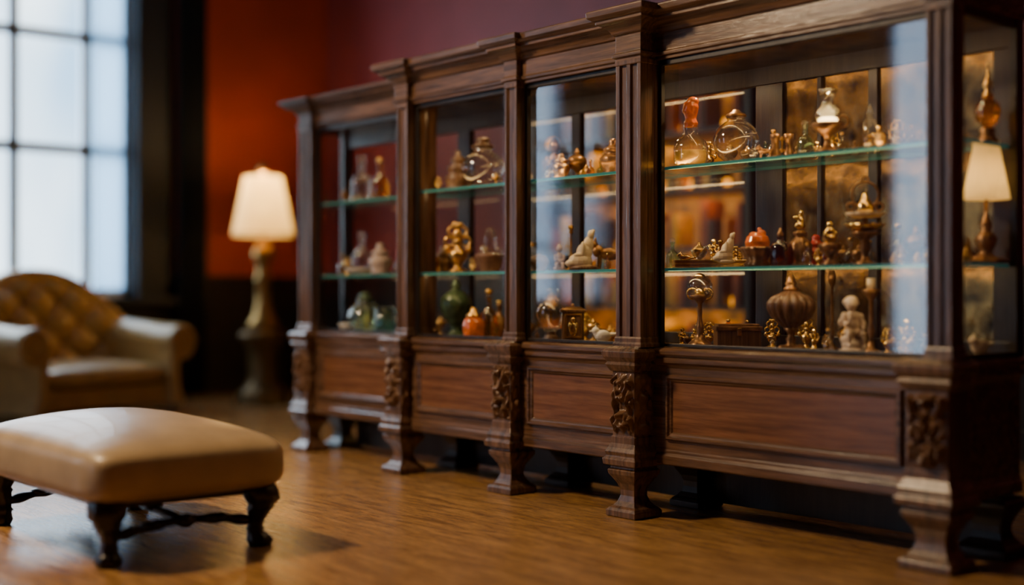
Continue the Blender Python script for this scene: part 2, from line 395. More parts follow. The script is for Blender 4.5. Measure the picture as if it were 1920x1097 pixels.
corn = [(0, 1.83), (0, 1.842), (.010, 1.846), (.010, 1.858), (.002, 1.864), (0, 1.866), (0, 1.934), (.010, 1.938), (.014, 1.948), (.022, 1.960), (.042, 1.974), (.058, 1.982), (.058, 1.994), (.070, 1.998), (.084, 2.008), (.086, 2.030), (.080, 2.036), (.0, 2.038)]
main_path = [(-.09, .5), (-.09, .03), (.015, .03), (.015, .06), (.75, .06), (.75, .03), (.836, .03), (.836, .06), (1.48, .06), (1.48, .0), (1.62, .0), (1.62, .09), (2.86, .09), (2.86, .03), (2.955, .03), (2.955, .5)]
G().rings(loft(main_path, corn)).obj('cornice', M_wh, cab, bevel=.002)
p1 = [(-1.21, .5), (-1.21, .16), (-1.08, .16), (-1.08, .185), (-.0901, .185), (-.0901, .5)]
side_loft = loft(p1, [(o, 1.83+(z-1.83)*.78) for o, z in corn])
side_loft = [[(min(x, -.091), y, z) for x, y, z in r] for r in side_loft]
G().rings(side_loft).obj('cornice', M_wh, cab, bevel=.002)
def door(x0, x1, y, z0=.684, z1=1.829, fr=.016):
    g = G(); g.box(x0, x0+fr, y, y+.022, z0, z1); g.box(x1-fr, x1, y, y+.022, z0, z1)
    g.box(x0+fr, x1-fr, y, y+.022, z0, z0+fr*.8); g.box(x0+fr, x1-fr, y, y+.022, z1-fr*1.3, z1)
    d = g.obj('glazed_door', M_dark, cab, bevel=.002)
    yy = y+.011
    quad([(x0+fr, yy, z0+.01), (x1-fr, yy, z0+.01), (x1-fr, yy, z1-.018), (x0+fr, yy, z1-.018)], 'glass_pane', M_pane, d)
door(-1.079, -.071, .198)
door(.016, .755, .080)
door(.837, 1.482, .080)
door(1.621, 2.859, .102)
g = G(); g.box(2.925, 2.955, .44, .49, .682, 1.83); g.box(2.93, 2.952, .111, .44, .682, .70); g.box(2.93, 2.952, .111, .44, 1.80, 1.83)
g.obj('end_frame', M_dark, cab, bevel=.002)
g = G(); g.box(-1.205, -1.18, .22, .24, .70, 1.81); g.box(-1.205, -1.17, .44, .49, .70, 1.81); g.box(-1.205, -1.18, .22, .49, .682, .70); g.box(-1.205, -1.18, .22, .49, 1.81, 1.83)
g.obj('end_frame', M_dark, cab)
quad([(2.943, .11, .70), (2.943, .44, .70), (2.943, .44, 1.80), (2.943, .11, 1.80)], 'glass_pane', M_pane, cab)
quad([(-1.194, .24, .70), (-1.194, .44, .70), (-1.194, .44, 1.81), (-1.194, .24, 1.81)], 'glass_pane', M_pane, cab)
g = G()
for a, b in [(-1.17, -1.14), (-.12, -.02), (.74, .80), (1.83, 1.965), (2.13, 2.15), (2.36, 2.40), (2.86, 2.925)]: g.box(a, b, .455, .49, .73, 1.74)
g.box(-1.17, 2.925, .455, .49, 1.74, 1.83); g.box(-1.17, 2.925, .455, .49, .682, .73)
g.obj('back_frame', M_dark, cab, bevel=.003)
quad([(-1.16, .472, .70), (1.96, .472, .70), (1.96, .472, 1.80), (-1.16, .472, 1.80)], 'back_pane', thin_glass('smoked_back_glass', (.82, .74, .60), .06), cab)
G().box(1.95, 2.92, .470, .478, .70, 1.80).obj('mirror_back', M_mirror, cab)
G().box(-.06, 2.92, .125, .455, 1.812, 1.829).obj('interior_ceiling', M_goldceil, cab)
G().box(-1.18, -.075, .225, .455, 1.812, 1.829).obj('interior_ceiling', M_goldceil, cab)
def lamp_light(name, loc, power, col, rad=.03, kind='POINT', size=None, rot=None, sy=None, ang=150):
    l = D.lights.new(name, kind); l.energy = power; l.color = col
    if kind == 'POINT': l.shadow_soft_size = rad
    if kind == 'AREA':
        l.size = size
        if sy: l.shape = 'RECTANGLE'; l.size_y = sy
    if kind == 'SPOT': l.shadow_soft_size = rad; l.spot_size = math.radians(ang); l.spot_blend = .6
    o = D.objects.new(name, l); COL.objects.link(o); o.location = loc
    if rot: o.rotation_euler = rot
    return o
for x, p in [(-.6, 1.3), (.38, 3.4), (1.15, 6), (1.78, 7.5), (2.3, 7), (2.74, 2.0)]:
    lamp_light('cabinet_spot', (x, .29, 1.805), p, (1, .66, .30), .012, 'SPOT')
# added unseen fill lights behind the front edges, brightening items and cabinet ceiling
for (x0, x1, y, p) in [(-1.06, -.09, .232, .14), (.04, .74, .112, .40), (.85, 1.47, .112, .55), (1.64, 2.84, .135, .95)]:
    for z in (1.795, 1.392, .984):
        lamp_light('shelf_fill_light', ((x0+x1)/2, y, z), p, (1, .64, .27), kind='AREA', size=x1-x0, sy=.01, rot=(math.radians(36), 0, 0))
    lamp_light('shelf_fill_light', ((x0+x1)/2, y+.01, 1.415), p*.8, (1, .60, .22), kind='AREA', size=x1-x0, sy=.01, rot=(math.radians(150), 0, 0))
def shelf(x0, x1, y0, y1, z):
    g = G(); v = [(x0,y0,z-.006),(x1,y0,z-.006),(x1,y1,z-.006),(x0,y1,z-.006),(x0,y0,z+.006),(x1,y0,z+.006),(x1,y1,z+.006),(x0,y1,z+.006)]
    g.add(v, [(0,3,2,1),(4,5,6,7)], 0); g.add(v, [(0,1,5,4),(1,2,6,5),(2,3,7,6),(3,0,4,7)], 1)
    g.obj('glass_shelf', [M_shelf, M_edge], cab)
SH1, SH2, DK = 1.400, .992, .682
for z in (SH1, SH2):
    shelf(-1.17, -.075, .235, .45, z); shelf(-.03, .79, .115, .45, z); shelf(.80, 1.52, .115, .45, z); shelf(1.53, 2.925, .14, .45, z)
T1, T2 = SH1+.0062, SH2+.0062

# ------------------------------------------------------------------ SHELF ITEMS
def spot(b, y):
    """plan position on a depth line y, from the image pixel column b in the camera view"""
    k = (b-960)/2400.0
    d = (y-CAMY)/(.654+.756*k)
    return CAMX+(-.756+.654*k)*d, d
FACE = math.radians(49)
placed = []
def put(name, label, cat, x, y, z, h, parts, rz=FACE, group=None):
    root = None; R = 0
    for pn, g, mat, kind in parts:
        gg = G(); gg.v = [(a*h, c*h, e*h) for a, c, e in g.v]; gg.f = list(g.f); gg.m = list(g.m)
        R = max(R, max(math.hypot(a, c) for a, c, e in gg.v))
        o = gg.obj(name if root is None else pn, mat, root, smooth=(kind != 'hard'), bevel=(.0015 if kind == 'hard' else 0))
        if kind == 'blob':
            r = o.modifiers.new('remesh', 'REMESH'); r.mode = 'VOXEL'; r.voxel_size = max(.0015, .014*h); r.use_smooth_shade = True
            s = o.modifiers.new('smooth', 'SMOOTH'); s.iterations = 1
        if root is None:
            root = o; o.location = (x, y, z+.0005); o.rotation_euler = (0, 0, rz)
            o['label'] = label; o['category'] = cat
            if group: o['group'] = group
    placed.append((x, y, z, R, h))
    return root
def item(name, label, cat, b, y, z, hpx, parts, rz=FACE, group=None):
    x, d = spot(b, y)
    return put(name, label, cat, x, y, z, hpx*d/2400.0, parts, rz, group)
L = lambda prof, **k: G().lathe(prof, **k)
P_bottle = [(0,0),(.18,0),(.22,.03),(.23,.2),(.22,.42),(.17,.52),(.08,.60),(.065,.64),(.06,.82),(.09,.84),(.09,.87),(0,.87)]
P_stop = [(0,.865),(.05,.87),(.05,.89),(.085,.93),(.07,.98),(.03,1),(0,1)]
P_globe = [(0,0),(.2,0),(.22,.03),(.34,.12),(.43,.28),(.44,.42),(.37,.58),(.24,.68),(.18,.73),(.2,.78),(0,.78)]
P_glid = [(0,.775),(.21,.78),(.23,.82),(.15,.86),(.12,.89),(.15,.93),(.11,.98),(0,1)]
P_pot = [(0,0),(.3,0),(.32,.05),(.26,.12),(.36,.3),(.38,.45),(.3,.55),(.2,.6),(.28,.66),(.28,.72),(.16,.78),(.12,.86),(.14,.92),(.07,1),(0,1)]
P_urn = [(0,0),(.17,0),(.18,.03),(.1,.06),(.05,.1),(.06,.14),(.045,.18),(.08,.22),(.2,.32),(.29,.45),(.32,.56),(.29,.66),(.18,.74),(.08,.79),(.07,.81),(.1,.84),(.1,.86),(.05,.89),(.06,.93),(.03,.97),(0,1)]
P_cup = [(0,0),(.22,0),(.23,.03),(.1,.08),(.05,.14),(.05,.3),(.08,.36),(.22,.46),(.30,.6),(.31,.7),(.25,.78),(.1,.86),(.05,.92),(.06,.97),(0,1)]
def bottle(b, y, z, h, glass, stop=None, label='clear glass stoppered bottle on a glass shelf', prof=P_bottle, sp=P_stop, group='bottles in the display cabinet', name='bottle', ribs=0, rib=0):
    parts = [('bottle', L(prof, ribs=ribs, rib=rib), glass, 's')]
    if stop: parts.append(('stopper', L(sp), stop, 's'))
    return item(name, label, 'bottle', b, y, z, h, parts, group=group)
def pot(b, y, z, h, m, label, prof=P_pot, name='lidded_pot', cat='pot'):
    return item(name, label, cat, b, y, z, h, [('pot', L(prof), m, 's')])
def bird():
    g = G(); g.ell((0, 0, .38), (.42, .27, .3)); g.ell((-.35, 0, .62), (.2, .17, .2)); g.ell((-.28, 0, .5), (.2, .17, .2)); g.ell((-.58, 0, .60), (.1, .05, .05))
    g.ell((.45, 0, .45), (.3, .12, .1)); g.ell((.72, 0, .5), (.16, .13, .06)); g.ell((.08, -.2, .45), (.3, .08, .17)); g.ell((0, 0, .06), (.34, .24, .07)); g.ell((0, 0, .15), (.15, .12, .12)); g.ell((-.33, 0, .8), (.06, .05, .1)); return g
def draped():
    g = G(); g.ell((0, 0, .06), (.30, .2, .07)); g.ell((-.08, 0, .22), (.3, .2, .2)); g.ell((.02, 0, .42), (.2, .15, .24)); g.ell((.12, 0, .62), (.13, .1, .2)); g.ell((.18, -.01, .87), (.085, .085, .11))
    g.ell((.2, 0, .74), (.05, .05, .08)); g.ell((-.28, -.03, .16), (.18, .12, .1)); g.ell((-.02, -.12, .5), (.07, .08, .2)); g.ell((-.12, -.12, .36), (.14, .06, .06)); g.ell((.24, .0, .95), (.05,.06,.05)); return g
def cherub():
    g = G(); g.ell((0, 0, .05), (.22, .18, .06)); g.ell((.0, 0, .12), (.15, .13, .07))
    for s in (-1, 1):
        g.ell((.06*s, 0, .23), (.065, .07, .13)); g.ell((.065*s, -.02, .38), (.085, .09, .11)); g.ell((.05*s+.02, -.04, .13), (.05, .09, .035))
    g.ell((0, 0, .50), (.135, .115, .13)); g.ell((0, 0, .64), (.14, .11, .12)); g.ell((0, 0, .76), (.06, .06, .06)); g.ell((.02, -.01, .87), (.1, .105, .115))
    g.ell((.02, .02, .93), (.11, .1, .08)); g.ell((.02, -.11, .86), (.02, .025, .02)); g.ell((.08, .02, .9), (.06, .06, .06)); g.ell((-.05, .02, .91), (.06, .06, .06))
    g.ell((-.16, -.02, .66), (.07, .07, .09)); g.ell((-.17, -.09, .56), (.055, .10, .05)); g.ell((-.10, -.15, .54), (.05, .05, .04))
    g.ell((.17, 0, .68), (.07, .07, .08)); g.ell((.20, -.04, .58), (.05, .06, .09)); g.ell((.16, -.1, .50), (.05, .08, .04)); g.ell((.10, -.08, .42), (.12, .06, .08))
    for s in (-1, 1): g.ell((.14*s, .1, .70), (.10, .03, .08))
    return g
def crouched():
    """small winged child crouching on a rocky plinth, one hand raised to the chin"""
    g = G(); g.ell((0, 0, .05), (.24, .20, .06)); g.ell((.02, .02, .15), (.20, .16, .12)); g.ell((-.08, .04, .24), (.12, .12, .08))
    g.ell((.02, .04, .36), (.14, .13, .11)); g.ell((.0, .02, .50), (.125, .11, .14)); g.ell((-.01, 0, .63), (.13, .10, .09)); g.ell((-.02, -.02, .72), (.055, .055, .05))
    g.ell((-.03, -.04, .83), (.10, .105, .11)); g.ell((-.02, -.01, .90), (.11, .105, .075)); g.ell((-.03, -.145, .82), (.018, .02, .02)); g.ell((.05, 0, .86), (.06, .07, .06)); g.ell((-.11, 0, .87), (.05, .07, .06))
    g.ell((-.10, -.10, .37), (.065, .13, .065)); g.ell((-.11, -.20, .27), (.05, .05, .12)); g.ell((-.11, -.24, .15), (.045, .08, .035))
    g.ell((.13, -.08, .34), (.07, .13, .065)); g.ell((.15, -.15, .23), (.05, .05, .12)); g.ell((.15, -.19, .12), (.045, .08, .035))
    g.ell((-.14, -.02, .60), (.05, .06, .09)); g.ell((-.13, -.10, .50), (.045, .09, .045)); g.ell((-.08, -.15, .57), (.04, .045, .10)); g.ell((-.06, -.14, .68), (.035, .04, .04))
    g.ell((.14, 0, .60), (.05, .06, .09)); g.ell((.17, -.06, .49), (.042, .06, .09)); g.ell((.14, -.13, .42), (.04, .06, .035))
    for s in (-1, 1): g.ell((.10*s, .11, .60), (.08, .03, .11)); g.ell((.16*s, .13, .52), (.05, .025, .08))
    return g
def seated():
    g = G(); g.ell((0, 0, .08), (.25, .2, .09)); g.ell((0, 0, .3), (.17, .15, .16)); g.ell((0, .02, .5), (.14, .11, .18)); g.ell((0, 0, .66), (.055, .055, .07)); g.ell((0, 0, .82), (.12, .12, .15)); g.ell((0, .03, .93), (.08, .08, .08))
    for s in (-1, 1):
        g.ell((.12*s, -.14, .24), (.08, .18, .07)); g.ell((.12*s, -.27, .15), (.06, .06, .13)); g.ell((.17*s, -.02, .48), (.05, .06, .14)); g.ell((.12*s, -.12, .38), (.045, .12, .045))
    return g
def ornate():
    g = G(); g.lathe([(0,0),(.2,0),(.2,.04),(.1,.08),(.07,.14),(.14,.22),(.2,.32),(.17,.42),(.07,.48),(.06,.56),(.1,.6),(.05,.66),(0,.7)])
    for s in (-1, 1):
        g.torus((.16*s, 0, .60), .09, .028, 'y', 18); g.torus((.10*s, 0, .80), .085, .03, 'y', 18); g.ell((.22*s, 0, .45), (.06, .05, .08)); g.ell((.06*s, 0, .92), (.06, .05, .07))
    g.ell((0, 0, .74), (.09, .08, .12)); g.ell((0, 0, .9), (.06, .06, .08)); return g
def animal():
    g = G(); g.ell((.05, 0, .5), (.4, .17, .2)); g.ell((-.3, 0, .58), (.2, .15, .2)); g.ell((-.45, 0, .78), (.15, .12, .14)); g.ell((-.6, 0, .72), (.1, .07, .07)); g.ell((.4, 0, .5), (.15, .16, .2))
    for x in (-.28, .38):
        for s in (-1, 1): g.ell((x, .09*s, .25), (.07, .06, .25)); g.ell((x-.04, .09*s, .04), (.09, .06, .04))
    for s in (-1, 1): g.ell((-.4, .07*s, .93), (.04, .03, .09))
    g.ell((.58, 0, .62), (.07, .04, .17)); g.ell((.62, 0, .82), (.06, .04, .1)); return g

# --- top shelf
bottle(678, .30, T1, 88, M_glass, M_glass, 'tall clear glass decanter with glass stopper')
bottle(712, .34, T1, 80, M_glassa, M_brass, 'pale amber glass decanter with brass stopper')
pot(808, .22, T1, 40, M_clay, 'small brown clay lidded pot')
item('tiered_pot', 'dark brown tiered turned wooden pot', 'pot', 858, .24, T1, 76, [('pot', L([(0,0),(.3,0),(.3,.05),(.24,.1),(.3,.16),(.3,.34),(.2,.4),(.24,.46),(.24,.58),(.14,.64),(.17,.7),(.15,.8),(.06,.86),(.08,.93),(0,1)]), M_woodt, 's')])
bottle(905, .22, T1, 94, M_glass, M_woodt, 'round clear glass jar with domed wooden lid', P_globe, P_glid, name='globe_jar', group='round lidded jars')
item('figurine', 'dark bronze seated figurine on a glass shelf', 'figurine', 1040, .33, T1, 84, [('f', seated(), M_brassd, 'blob')])
pot(1052, .17, T1, 46, M_brass, 'squat brass lidded pot')
pot(1082, .24, T1, 58, M_brassd, 'dark bronze lidded urn with finial', P_urn, 'small_urn', 'urn')
pot(1150, .24, T1, 68, M_brassd, 'turned bronze lidded pot with finial')
flask = [(0,0),(.2,0),(.23,.02),(.245,.1),(.25,.26),(.22,.36),(.13,.44),(.10,.5),(.11,.56),(.12,.58),(0,.58)]
item('flask', 'clear glass flask of golden oil with carved amber stopper', 'flask', 1295, .20, T1, 130, [
    ('flask', L(flask), M_glass, 's'), ('oil', L([(0,.015),(.19,.015),(.225,.1),(.23,.22),(0,.225)]), M_liquid, 's'),
    ('stopper', G().lathe([(0,.55),(.09,.56),(.11,.62),(.08,.68),(.10,.76),(.12,.85),(.1,.92),(0,.96)]).ell((.03,-.02,.93),(.09,.08,.07)).ell((-.04,0,.8),(.09,.09,.07)), M_orange, 'blob')])
bottle(1380, .24, T1, 100, M_glass, M_brassd, 'large round clear glass jar with dark bronze lid', [(a*.98, c*1.1) if c < .7 else (a*.9, min(c*1.1, .86)) for a, c in P_globe], [(0,.85),(.17,.855),(.2,.88),(.17,.92),(.1,.95),(.06,1),(0,1)], name='globe_jar', group='round lidded jars')
item('trinket', 'small crystal lump with brass cap', 'ornament', 1413, .165, T1, 22, [('c', G().ell((0,0,.4),(.4,.3,.4),8).ell((.1,0,.85),(.12,.12,.15)), M_glass, 's')])
item('opera_glasses', 'small antique brass opera glasses standing upright', 'opera glasses', 1466, .24, T1, 46, [
    ('body', G().lathe([(0,0),(.24,0),(.26,.05),(.2,.3),(.16,.36),(.16,.75),(.2,.8),(.2,1),(0,1)], cx=-.27).lathe([(0,0),(.24,0),(.26,.05),(.2,.3),(.16,.36),(.16,.75),(.2,.8),(.2,1),(0,1)], cx=.27), M_brassd, 's'),
    ('bridge', G().box(-.2,.2,-.04,.04,.3,.38).box(-.2,.2,-.04,.04,.75,.82).box(-.04,.04,-.04,.04,.25,.9), M_brass, 'hard')])
item('trinket', 'tiny brass animal trinket', 'ornament', 1434, .18, T1, 26, [('c', animal(), M_brassd, 'blob')])
bottle(1510, .27, T1, 70, M_glassg, M_glass, 'small clear greenish glass bottle')
item('oil_lamp', 'small bronze oil lamp with lit glass chimney', 'oil lamp', 1552, .19, T1, 117, [
    ('font', L([(0,0),(.2,0),(.21,.02),(.12,.06),(.07,.1),(.05,.17),(.06,.24),(.1,.28),(.2,.36),(.27,.44),(.25,.47),(.14,.48),(0,.48)]), M_brassd, 's'),
    ('chimney', L([(.13,.48),(.20,.54),(.21,.6),(.17,.68),(.10,.76),(.085,.84),(.12,.94),(.17,1),(.165,1),(.11,.94),(.08,.84),(.095,.76),(.16,.68),(.2,.6),(.19,.54),(.125,.485)]), M_glass, 's'),
    ('flame', L([(0,.49),(.15,.50),(.15,.545),(.12,.56),(0,.565)]), M_flame, 's'),
    ('handle', G().torus((.24,0,.5), .09, .02, 'y', 16), M_brassd, 's')])
item('perfume_vial', 'slim clear glass vial with pointed stopper', 'vial', 1631, .22, T1, 84, [('v', L([(0,0),(.15,0),(.16,.02),(.15,.6),(.08,.68),(.07,.76),(0,.76)]), M_glass, 's'), ('stopper', L([(0,.76),(.05,.77),(.07,.84),(.04,.9),(.02,1),(0,1)]), M_glass, 's')])
# --- middle shelf
item('dish', 'pale oval porcelain dish under a decanter', 'dish', 678, .31, T2, 12, [('d', L([(0,0),(1.2,0),(2.2,.6),(2.6,1),(2.4,1),(1.9,.6),(0,.3)]), M_white, 's')])
bottle(678, .31, T2+.012, 78, M_glass, M_glass, 'clear glass decanter on a white dish')
pot(713, .27, T2, 58, M_pinkst, 'grey stone lidded pot')
bottle(812, .22, T2, 60, M_glassa, M_brass, 'small amber bottle with brass stopper')
pot(832, .33, T2, 50, M_brassd, 'small bronze lidded pot')
item('ornate_centrepiece', 'tall gilt scrollwork ornament on a footed base', 'ornament', 858, .22, T2, 96, [('o', ornate(), M_brass, 's')])
item('dried_pot', 'clay pot holding an upright crystal shell', 'pot', 919, .20, T2, 84, [
    ('p', L([(0,0),(.2,0),(.22,.04),(.3,.3),(.34,.36),(.3,.4),(0,.4)]), M_clay, 's'),
    ('shell', G().ell((0,0,.66),(.15,.12,.34)).ell((-.16,0,.48),(.1,.1,.12)).ell((.18,0,.46),(.1,.1,.1)), M_glass, 'blob')])
item('bowl', 'low stone bowl with a rounded lid', 'bowl', 1010, .17, T2, 32, [('b', L([(0,0),(.35,0),(.4,.05),(.6,.45),(.62,.55),(.5,.75),(.3,.9),(.1,.95),(.08,1),(0,1)]), M_pinkst, 's')])
item('figurine', 'bronze and ivory seated figurine', 'figurine', 1049, .20, T2, 50, [('f', seated(), M_pinkst, 'blob')])
item('candlestick', 'thin brass candlestick with round top', 'candlestick', 1070, .30, T2, 86, [('c', L([(0,0),(.14,0),(.14,.03),(.05,.07),(.03,.3),(.05,.34),(.025,.4),(.02,.8),(.06,.84),(.03,.88),(.07,.93),(.05,.99),(0,1)]), M_brass, 's')])
item('figurine', 'white porcelain draped figurine leaning to one side', 'figurine', 1094, .165, T2, 76, [('f', draped(), M_ivory, 'blob'), ('base', L([(0,0),(.36,0),(.36,.07),(.3,.1),(0,.1)]), M_woodt, 's')])
item('animal_figurine', 'dark bronze standing animal figurine', 'figurine', 1140, .28, T2, 60, [('f', animal(), M_brassd, 'blob')])
item('tray', 'shallow gilt rectangular tray', 'tray', 1330, .21, T2, 14, [('t', G().box(-4.8,4.8,-1.7,1.7,0,.5).box(-4.8,4.8,-1.7,-1.5,.5,1).box(-4.8,4.8,1.5,1.7,.5,1).box(-4.8,-4.6,-1.5,1.5,.5,1).box(4.6,4.8,-1.5,1.5,.5,1), M_gold, 'hard')])
TT = T2+.0165
item('bird_figurine', 'tiny gilt bird figurine on the tray', 'figurine', 1285, .20, TT, 26, [('f', bird(), M_gold, 'blob')])
item('figurine', 'tiny clear crystal figurine on the tray', 'figurine', 1316, .21, TT, 34, [('f', draped(), M_glass, 'blob')])
item('figurine', 'tiny gilt standing figurine on the tray', 'figurine', 1338, .20, TT, 46, [('f', cherub(), M_gold, 'blob')])
item('figurine', 'ivory standing draped figurine on the tray', 'figurine', 1362, .21, TT, 58, [('f', draped(), M_ivory, 'blob')])
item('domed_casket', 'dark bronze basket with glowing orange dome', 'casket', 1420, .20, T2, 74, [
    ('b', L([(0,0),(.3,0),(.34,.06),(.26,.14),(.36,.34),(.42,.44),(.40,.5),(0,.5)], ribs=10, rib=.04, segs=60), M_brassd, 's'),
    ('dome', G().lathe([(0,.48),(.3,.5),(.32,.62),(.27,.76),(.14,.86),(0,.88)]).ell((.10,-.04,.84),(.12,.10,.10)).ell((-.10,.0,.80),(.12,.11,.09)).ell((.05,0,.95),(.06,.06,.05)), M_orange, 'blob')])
bottle(1463, .20, T2, 72, M_glassd, M_brassd, 'dark red glass bottle with bronze stopper', [(0,0),(.24,0),(.26,.03),(.26,.5),(.2,.6),(.08,.66),(.07,.72),(.1,.75),(0,.76)], [(0,.75),(.06,.76),(.09,.84),(.05,.9),(.03,1),(0,1)])
item('ornate_bottle', 'ornate dark bronze bottle topped by a tiny gilt figure', 'bottle', 1500, .26, T2, 106, [
    ('b', L([(0,0),(.2,0),(.22,.03),(.17,.08),(.2,.2),(.21,.38),(.14,.48),(.07,.52),(.12,.56),(.12,.6),(.05,.64),(0,.65)], ribs=8, rib=.05, segs=48), M_brassd, 's'),
    ('finial', G().ell((0,0,.72),(.1,.07,.07)).ell((.02,0,.8),(.06,.05,.08)).ell((-.06,0,.86),(.07,.04,.04)).ell((.03,0,.94),(.05,.05,.06)), M_gold, 'blob')])
pot(1530, .37, T2, 60, M_redp, 'small ruby enamel lidded pot')
item('urn', 'gilt figure seated on a dark bronze urn', 'urn', 1556, .19, T2, 82, [
    ('b', L([(0,0),(.18,0),(.19,.04),(.08,.1),(.07,.18),(.2,.32),(.27,.44),(.24,.5),(0,.52)]), M_brassd, 's'), ('figure', G().ell((0,0,.6),(.18,.13,.13)).ell((0,0,.76),(.12,.1,.12)).ell((0,0,.92),(.075,.075,.085)).ell((.12,-.05,.68),(.05,.05,.1)).ell((-.12,-.05,.68),(.05,.05,.1)), M_gold, 'blob')])
item('tiered_stand', 'two tiered gilt and bronze cake stand with scroll handle', 'tiered stand', 1622, .24, T2, 160, [
    ('stand', G().lathe([(0,0),(.13,0),(.14,.02),(.06,.05),(.04,.12),(.07,.2),(.05,.3),(.1,.33),(.16,.36),(.17,.38),(.15,.385),(.03,.386),(.03,.56),(0,.56)]), M_brassd, 's'),
    ('plate', L([(0,.40),(.12,.40),(.2,.44),(.24,.48),(.23,.48),(.18,.45),(0,.43)], ribs=12, rib=.04, segs=72), M_gold, 's'),
    ('plate', L([(0,.55),(.15,.55),(.21,.58),(.23,.61),(.22,.61),(.18,.59),(0,.57)], ribs=12, rib=.04, segs=72), M_ivory, 's'),
    ('handle', G().torus((0,0,.82), .155, .014, 'y', 30).torus((0,0,1.0), .035, .012, 'y', 14).torus((-.17,0,.68), .045, .014, 'y', 14).torus((.17,0,.68), .045, .014, 'y', 14), M_brassd, 's')])
x, d = spot(1622, .24)
item('pear', 'small gilt pear on the tiered stand', 'pear', 1622, .24, T2+160*d/2400*.572, 50, [('p', L([(0,0),(.2,.02),(.33,.2),(.33,.38),(.22,.55),(.13,.72),(.1,.84),(.04,.9),(0,.9)]), M_gold, 's'), ('stem', G().tube([(0,0,.88,.02),(.02,0,.94,.018),(.06,0,1,.022)]), M_brassd, 's')])
# --- deck
item('dish', 'small pale porcelain dish with curled rim', 'dish', 650, .30, DK, 14, [('d', L([(0,0),(.6,0),(.9,.6),(1.1,1),(1,1),(.8,.6),(0,.3)]), M_white, 's')])
bottle(685, .28, DK, 76, M_glassg, M_greenp, 'green glass flask with round stopper', P_globe, P_glid)
item('glass_tumbler', 'pale green straight glass tumbler', 'glass', 719, .27, DK, 48, [('t', L([(0,0),(.30,0),(.32,.05),(.36,1),(.33,1),(.29,.08),(0,.08)]), M_glassg, 's')])
item('urn', 'dark green glazed urn on a bronze foot', 'urn', 855, .22, DK, 110, [('u', L([(0,0),(.19,0),(.2,.03),(.15,.06),(.1,.1),(.11,.14),(.09,.18),(.12,.22),(.2,.32),(.25,.45),(.27,.56),(.25,.66),(.17,.74),(.08,.79),(.07,.84),(.1,.87),(.06,.90),(.06,.95),(.03,.98),(0,1)]), M_greenp, 's')])
item('storage_jar', 'small glowing orange glass jar with bronze lid', 'jar', 888, .135, DK, 58, [('j', L([(0,0),(.3,0),(.34,.05),(.35,.5),(.3,.62),(.2,.68),(0,.68)]), M_orange, 's'), ('lid', L([(0,.66),(.24,.67),(.26,.76),(.14,.82),(.12,.9),(.06,1),(0,1)]), M_brass, 's')])
bottle(917, .24, DK, 92, M_glassa, M_brass, 'tall slim amber glass bottle with brass stopper', [(0,0),(.15,0),(.17,.03),(.17,.45),(.12,.55),(.05,.62),(.05,.8),(.07,.84),(0,.85)])
bottle(936, .33, DK, 70, M_brassd, M_gold, 'slim bronze bottle with gilt stopper')
item('flagon', 'clear double necked glass flagon on a dark foot', 'bottle', 1032, .19, DK, 98, [
    ('foot', L([(0,0),(.16,0),(.17,.03),(.12,.1),(.1,.16),(.12,.18),(0,.18)]), M_woodt, 's'),
    ('b', L([(0,.17),(.12,.18),(.2,.3),(.27,.48),(.28,.58),(.22,.7),(.1,.78),(.07,.82),(.07,.93),(.1,.95),(.1,1),(0,1)]), M_glass, 's'),
    ('neck', G().tube([(.12,0,.74,.05),(.15,0,.84,.04),(.15,0,.95,.04),(.15,0,.99,.055)]), M_glass, 's')])
icon = G().box(-.28,.28,-.16,.16,.06,.80).box(-.33,.33,-.2,.2,0,.07).box(-.33,.33,-.2,.2,.78,.84)
item('shrine_box', 'small carved wooden shrine box with a relief figure', 'box', 1074, .145, DK, 73, [
    ('b', icon, M_woodt, 'hard'), ('roof', G().rect(-.33,.33,-.2,.2,[(0,.84),(-.06,.88),(-.14,.91),(-.17,.92)]).ell((0,0,.95),(.05,.05,.05)), M_brassd, 'hard'),
    ('frame', G().box(-.22,.22,-.185,-.16,.12,.16).box(-.22,.22,-.185,-.16,.70,.74).box(-.22,-.18,-.185,-.16,.16,.70).box(.18,.22,-.185,-.16,.16,.70), M_brass, 'hard'),
    ('relief', G().ell((0,-.165,.34),(.11,.03,.17)).ell((0,-.17,.58),(.06,.03,.07)).ell((-.09,-.165,.42),(.04,.025,.1)).ell((.09,-.165,.42),(.04,.025,.1)), M_gold, 's')])
item('bird_figurine', 'white porcelain resting bird figurine', 'figurine', 1130, .16, DK, 38, [('f', bird(), M_white, 'blob')])
item('table_oil_lamp', 'gilt pedestal oil lamp with a clear glass globe', 'oil lamp', 1312, .17, DK, 140, [
    ('base', L([(0,0),(.16,0),(.17,.02),(.15,.06),(.1,.1),(.06,.14),(.04,.2),(.06,.26),(.045,.3),(.03,.4),(.03,.58),(.06,.62),(.1,.66),(.14,.70),(0,.71)]), M_brassd, 's'),
    ('globe', L([(0,.70),(.1,.71),(.16,.77),(.17,.84),(.13,.91),(.07,.94),(0,.945)]), M_glass, 's'),
    ('burner', G().lathe([(0,.70),(.06,.71),(.07,.76),(.03,.8),(0,.81)]), M_gold, 's'),
    ('cap', G().lathe([(0,.935),(.08,.94),(.06,.98),(0,1)]), M_gold, 's'),
    ('bracket', G().torus((-.1,0,.72), .07, .014, 'y', 16).torus((.1,0,.72), .07, .014, 'y', 16), M_gold, 's')])
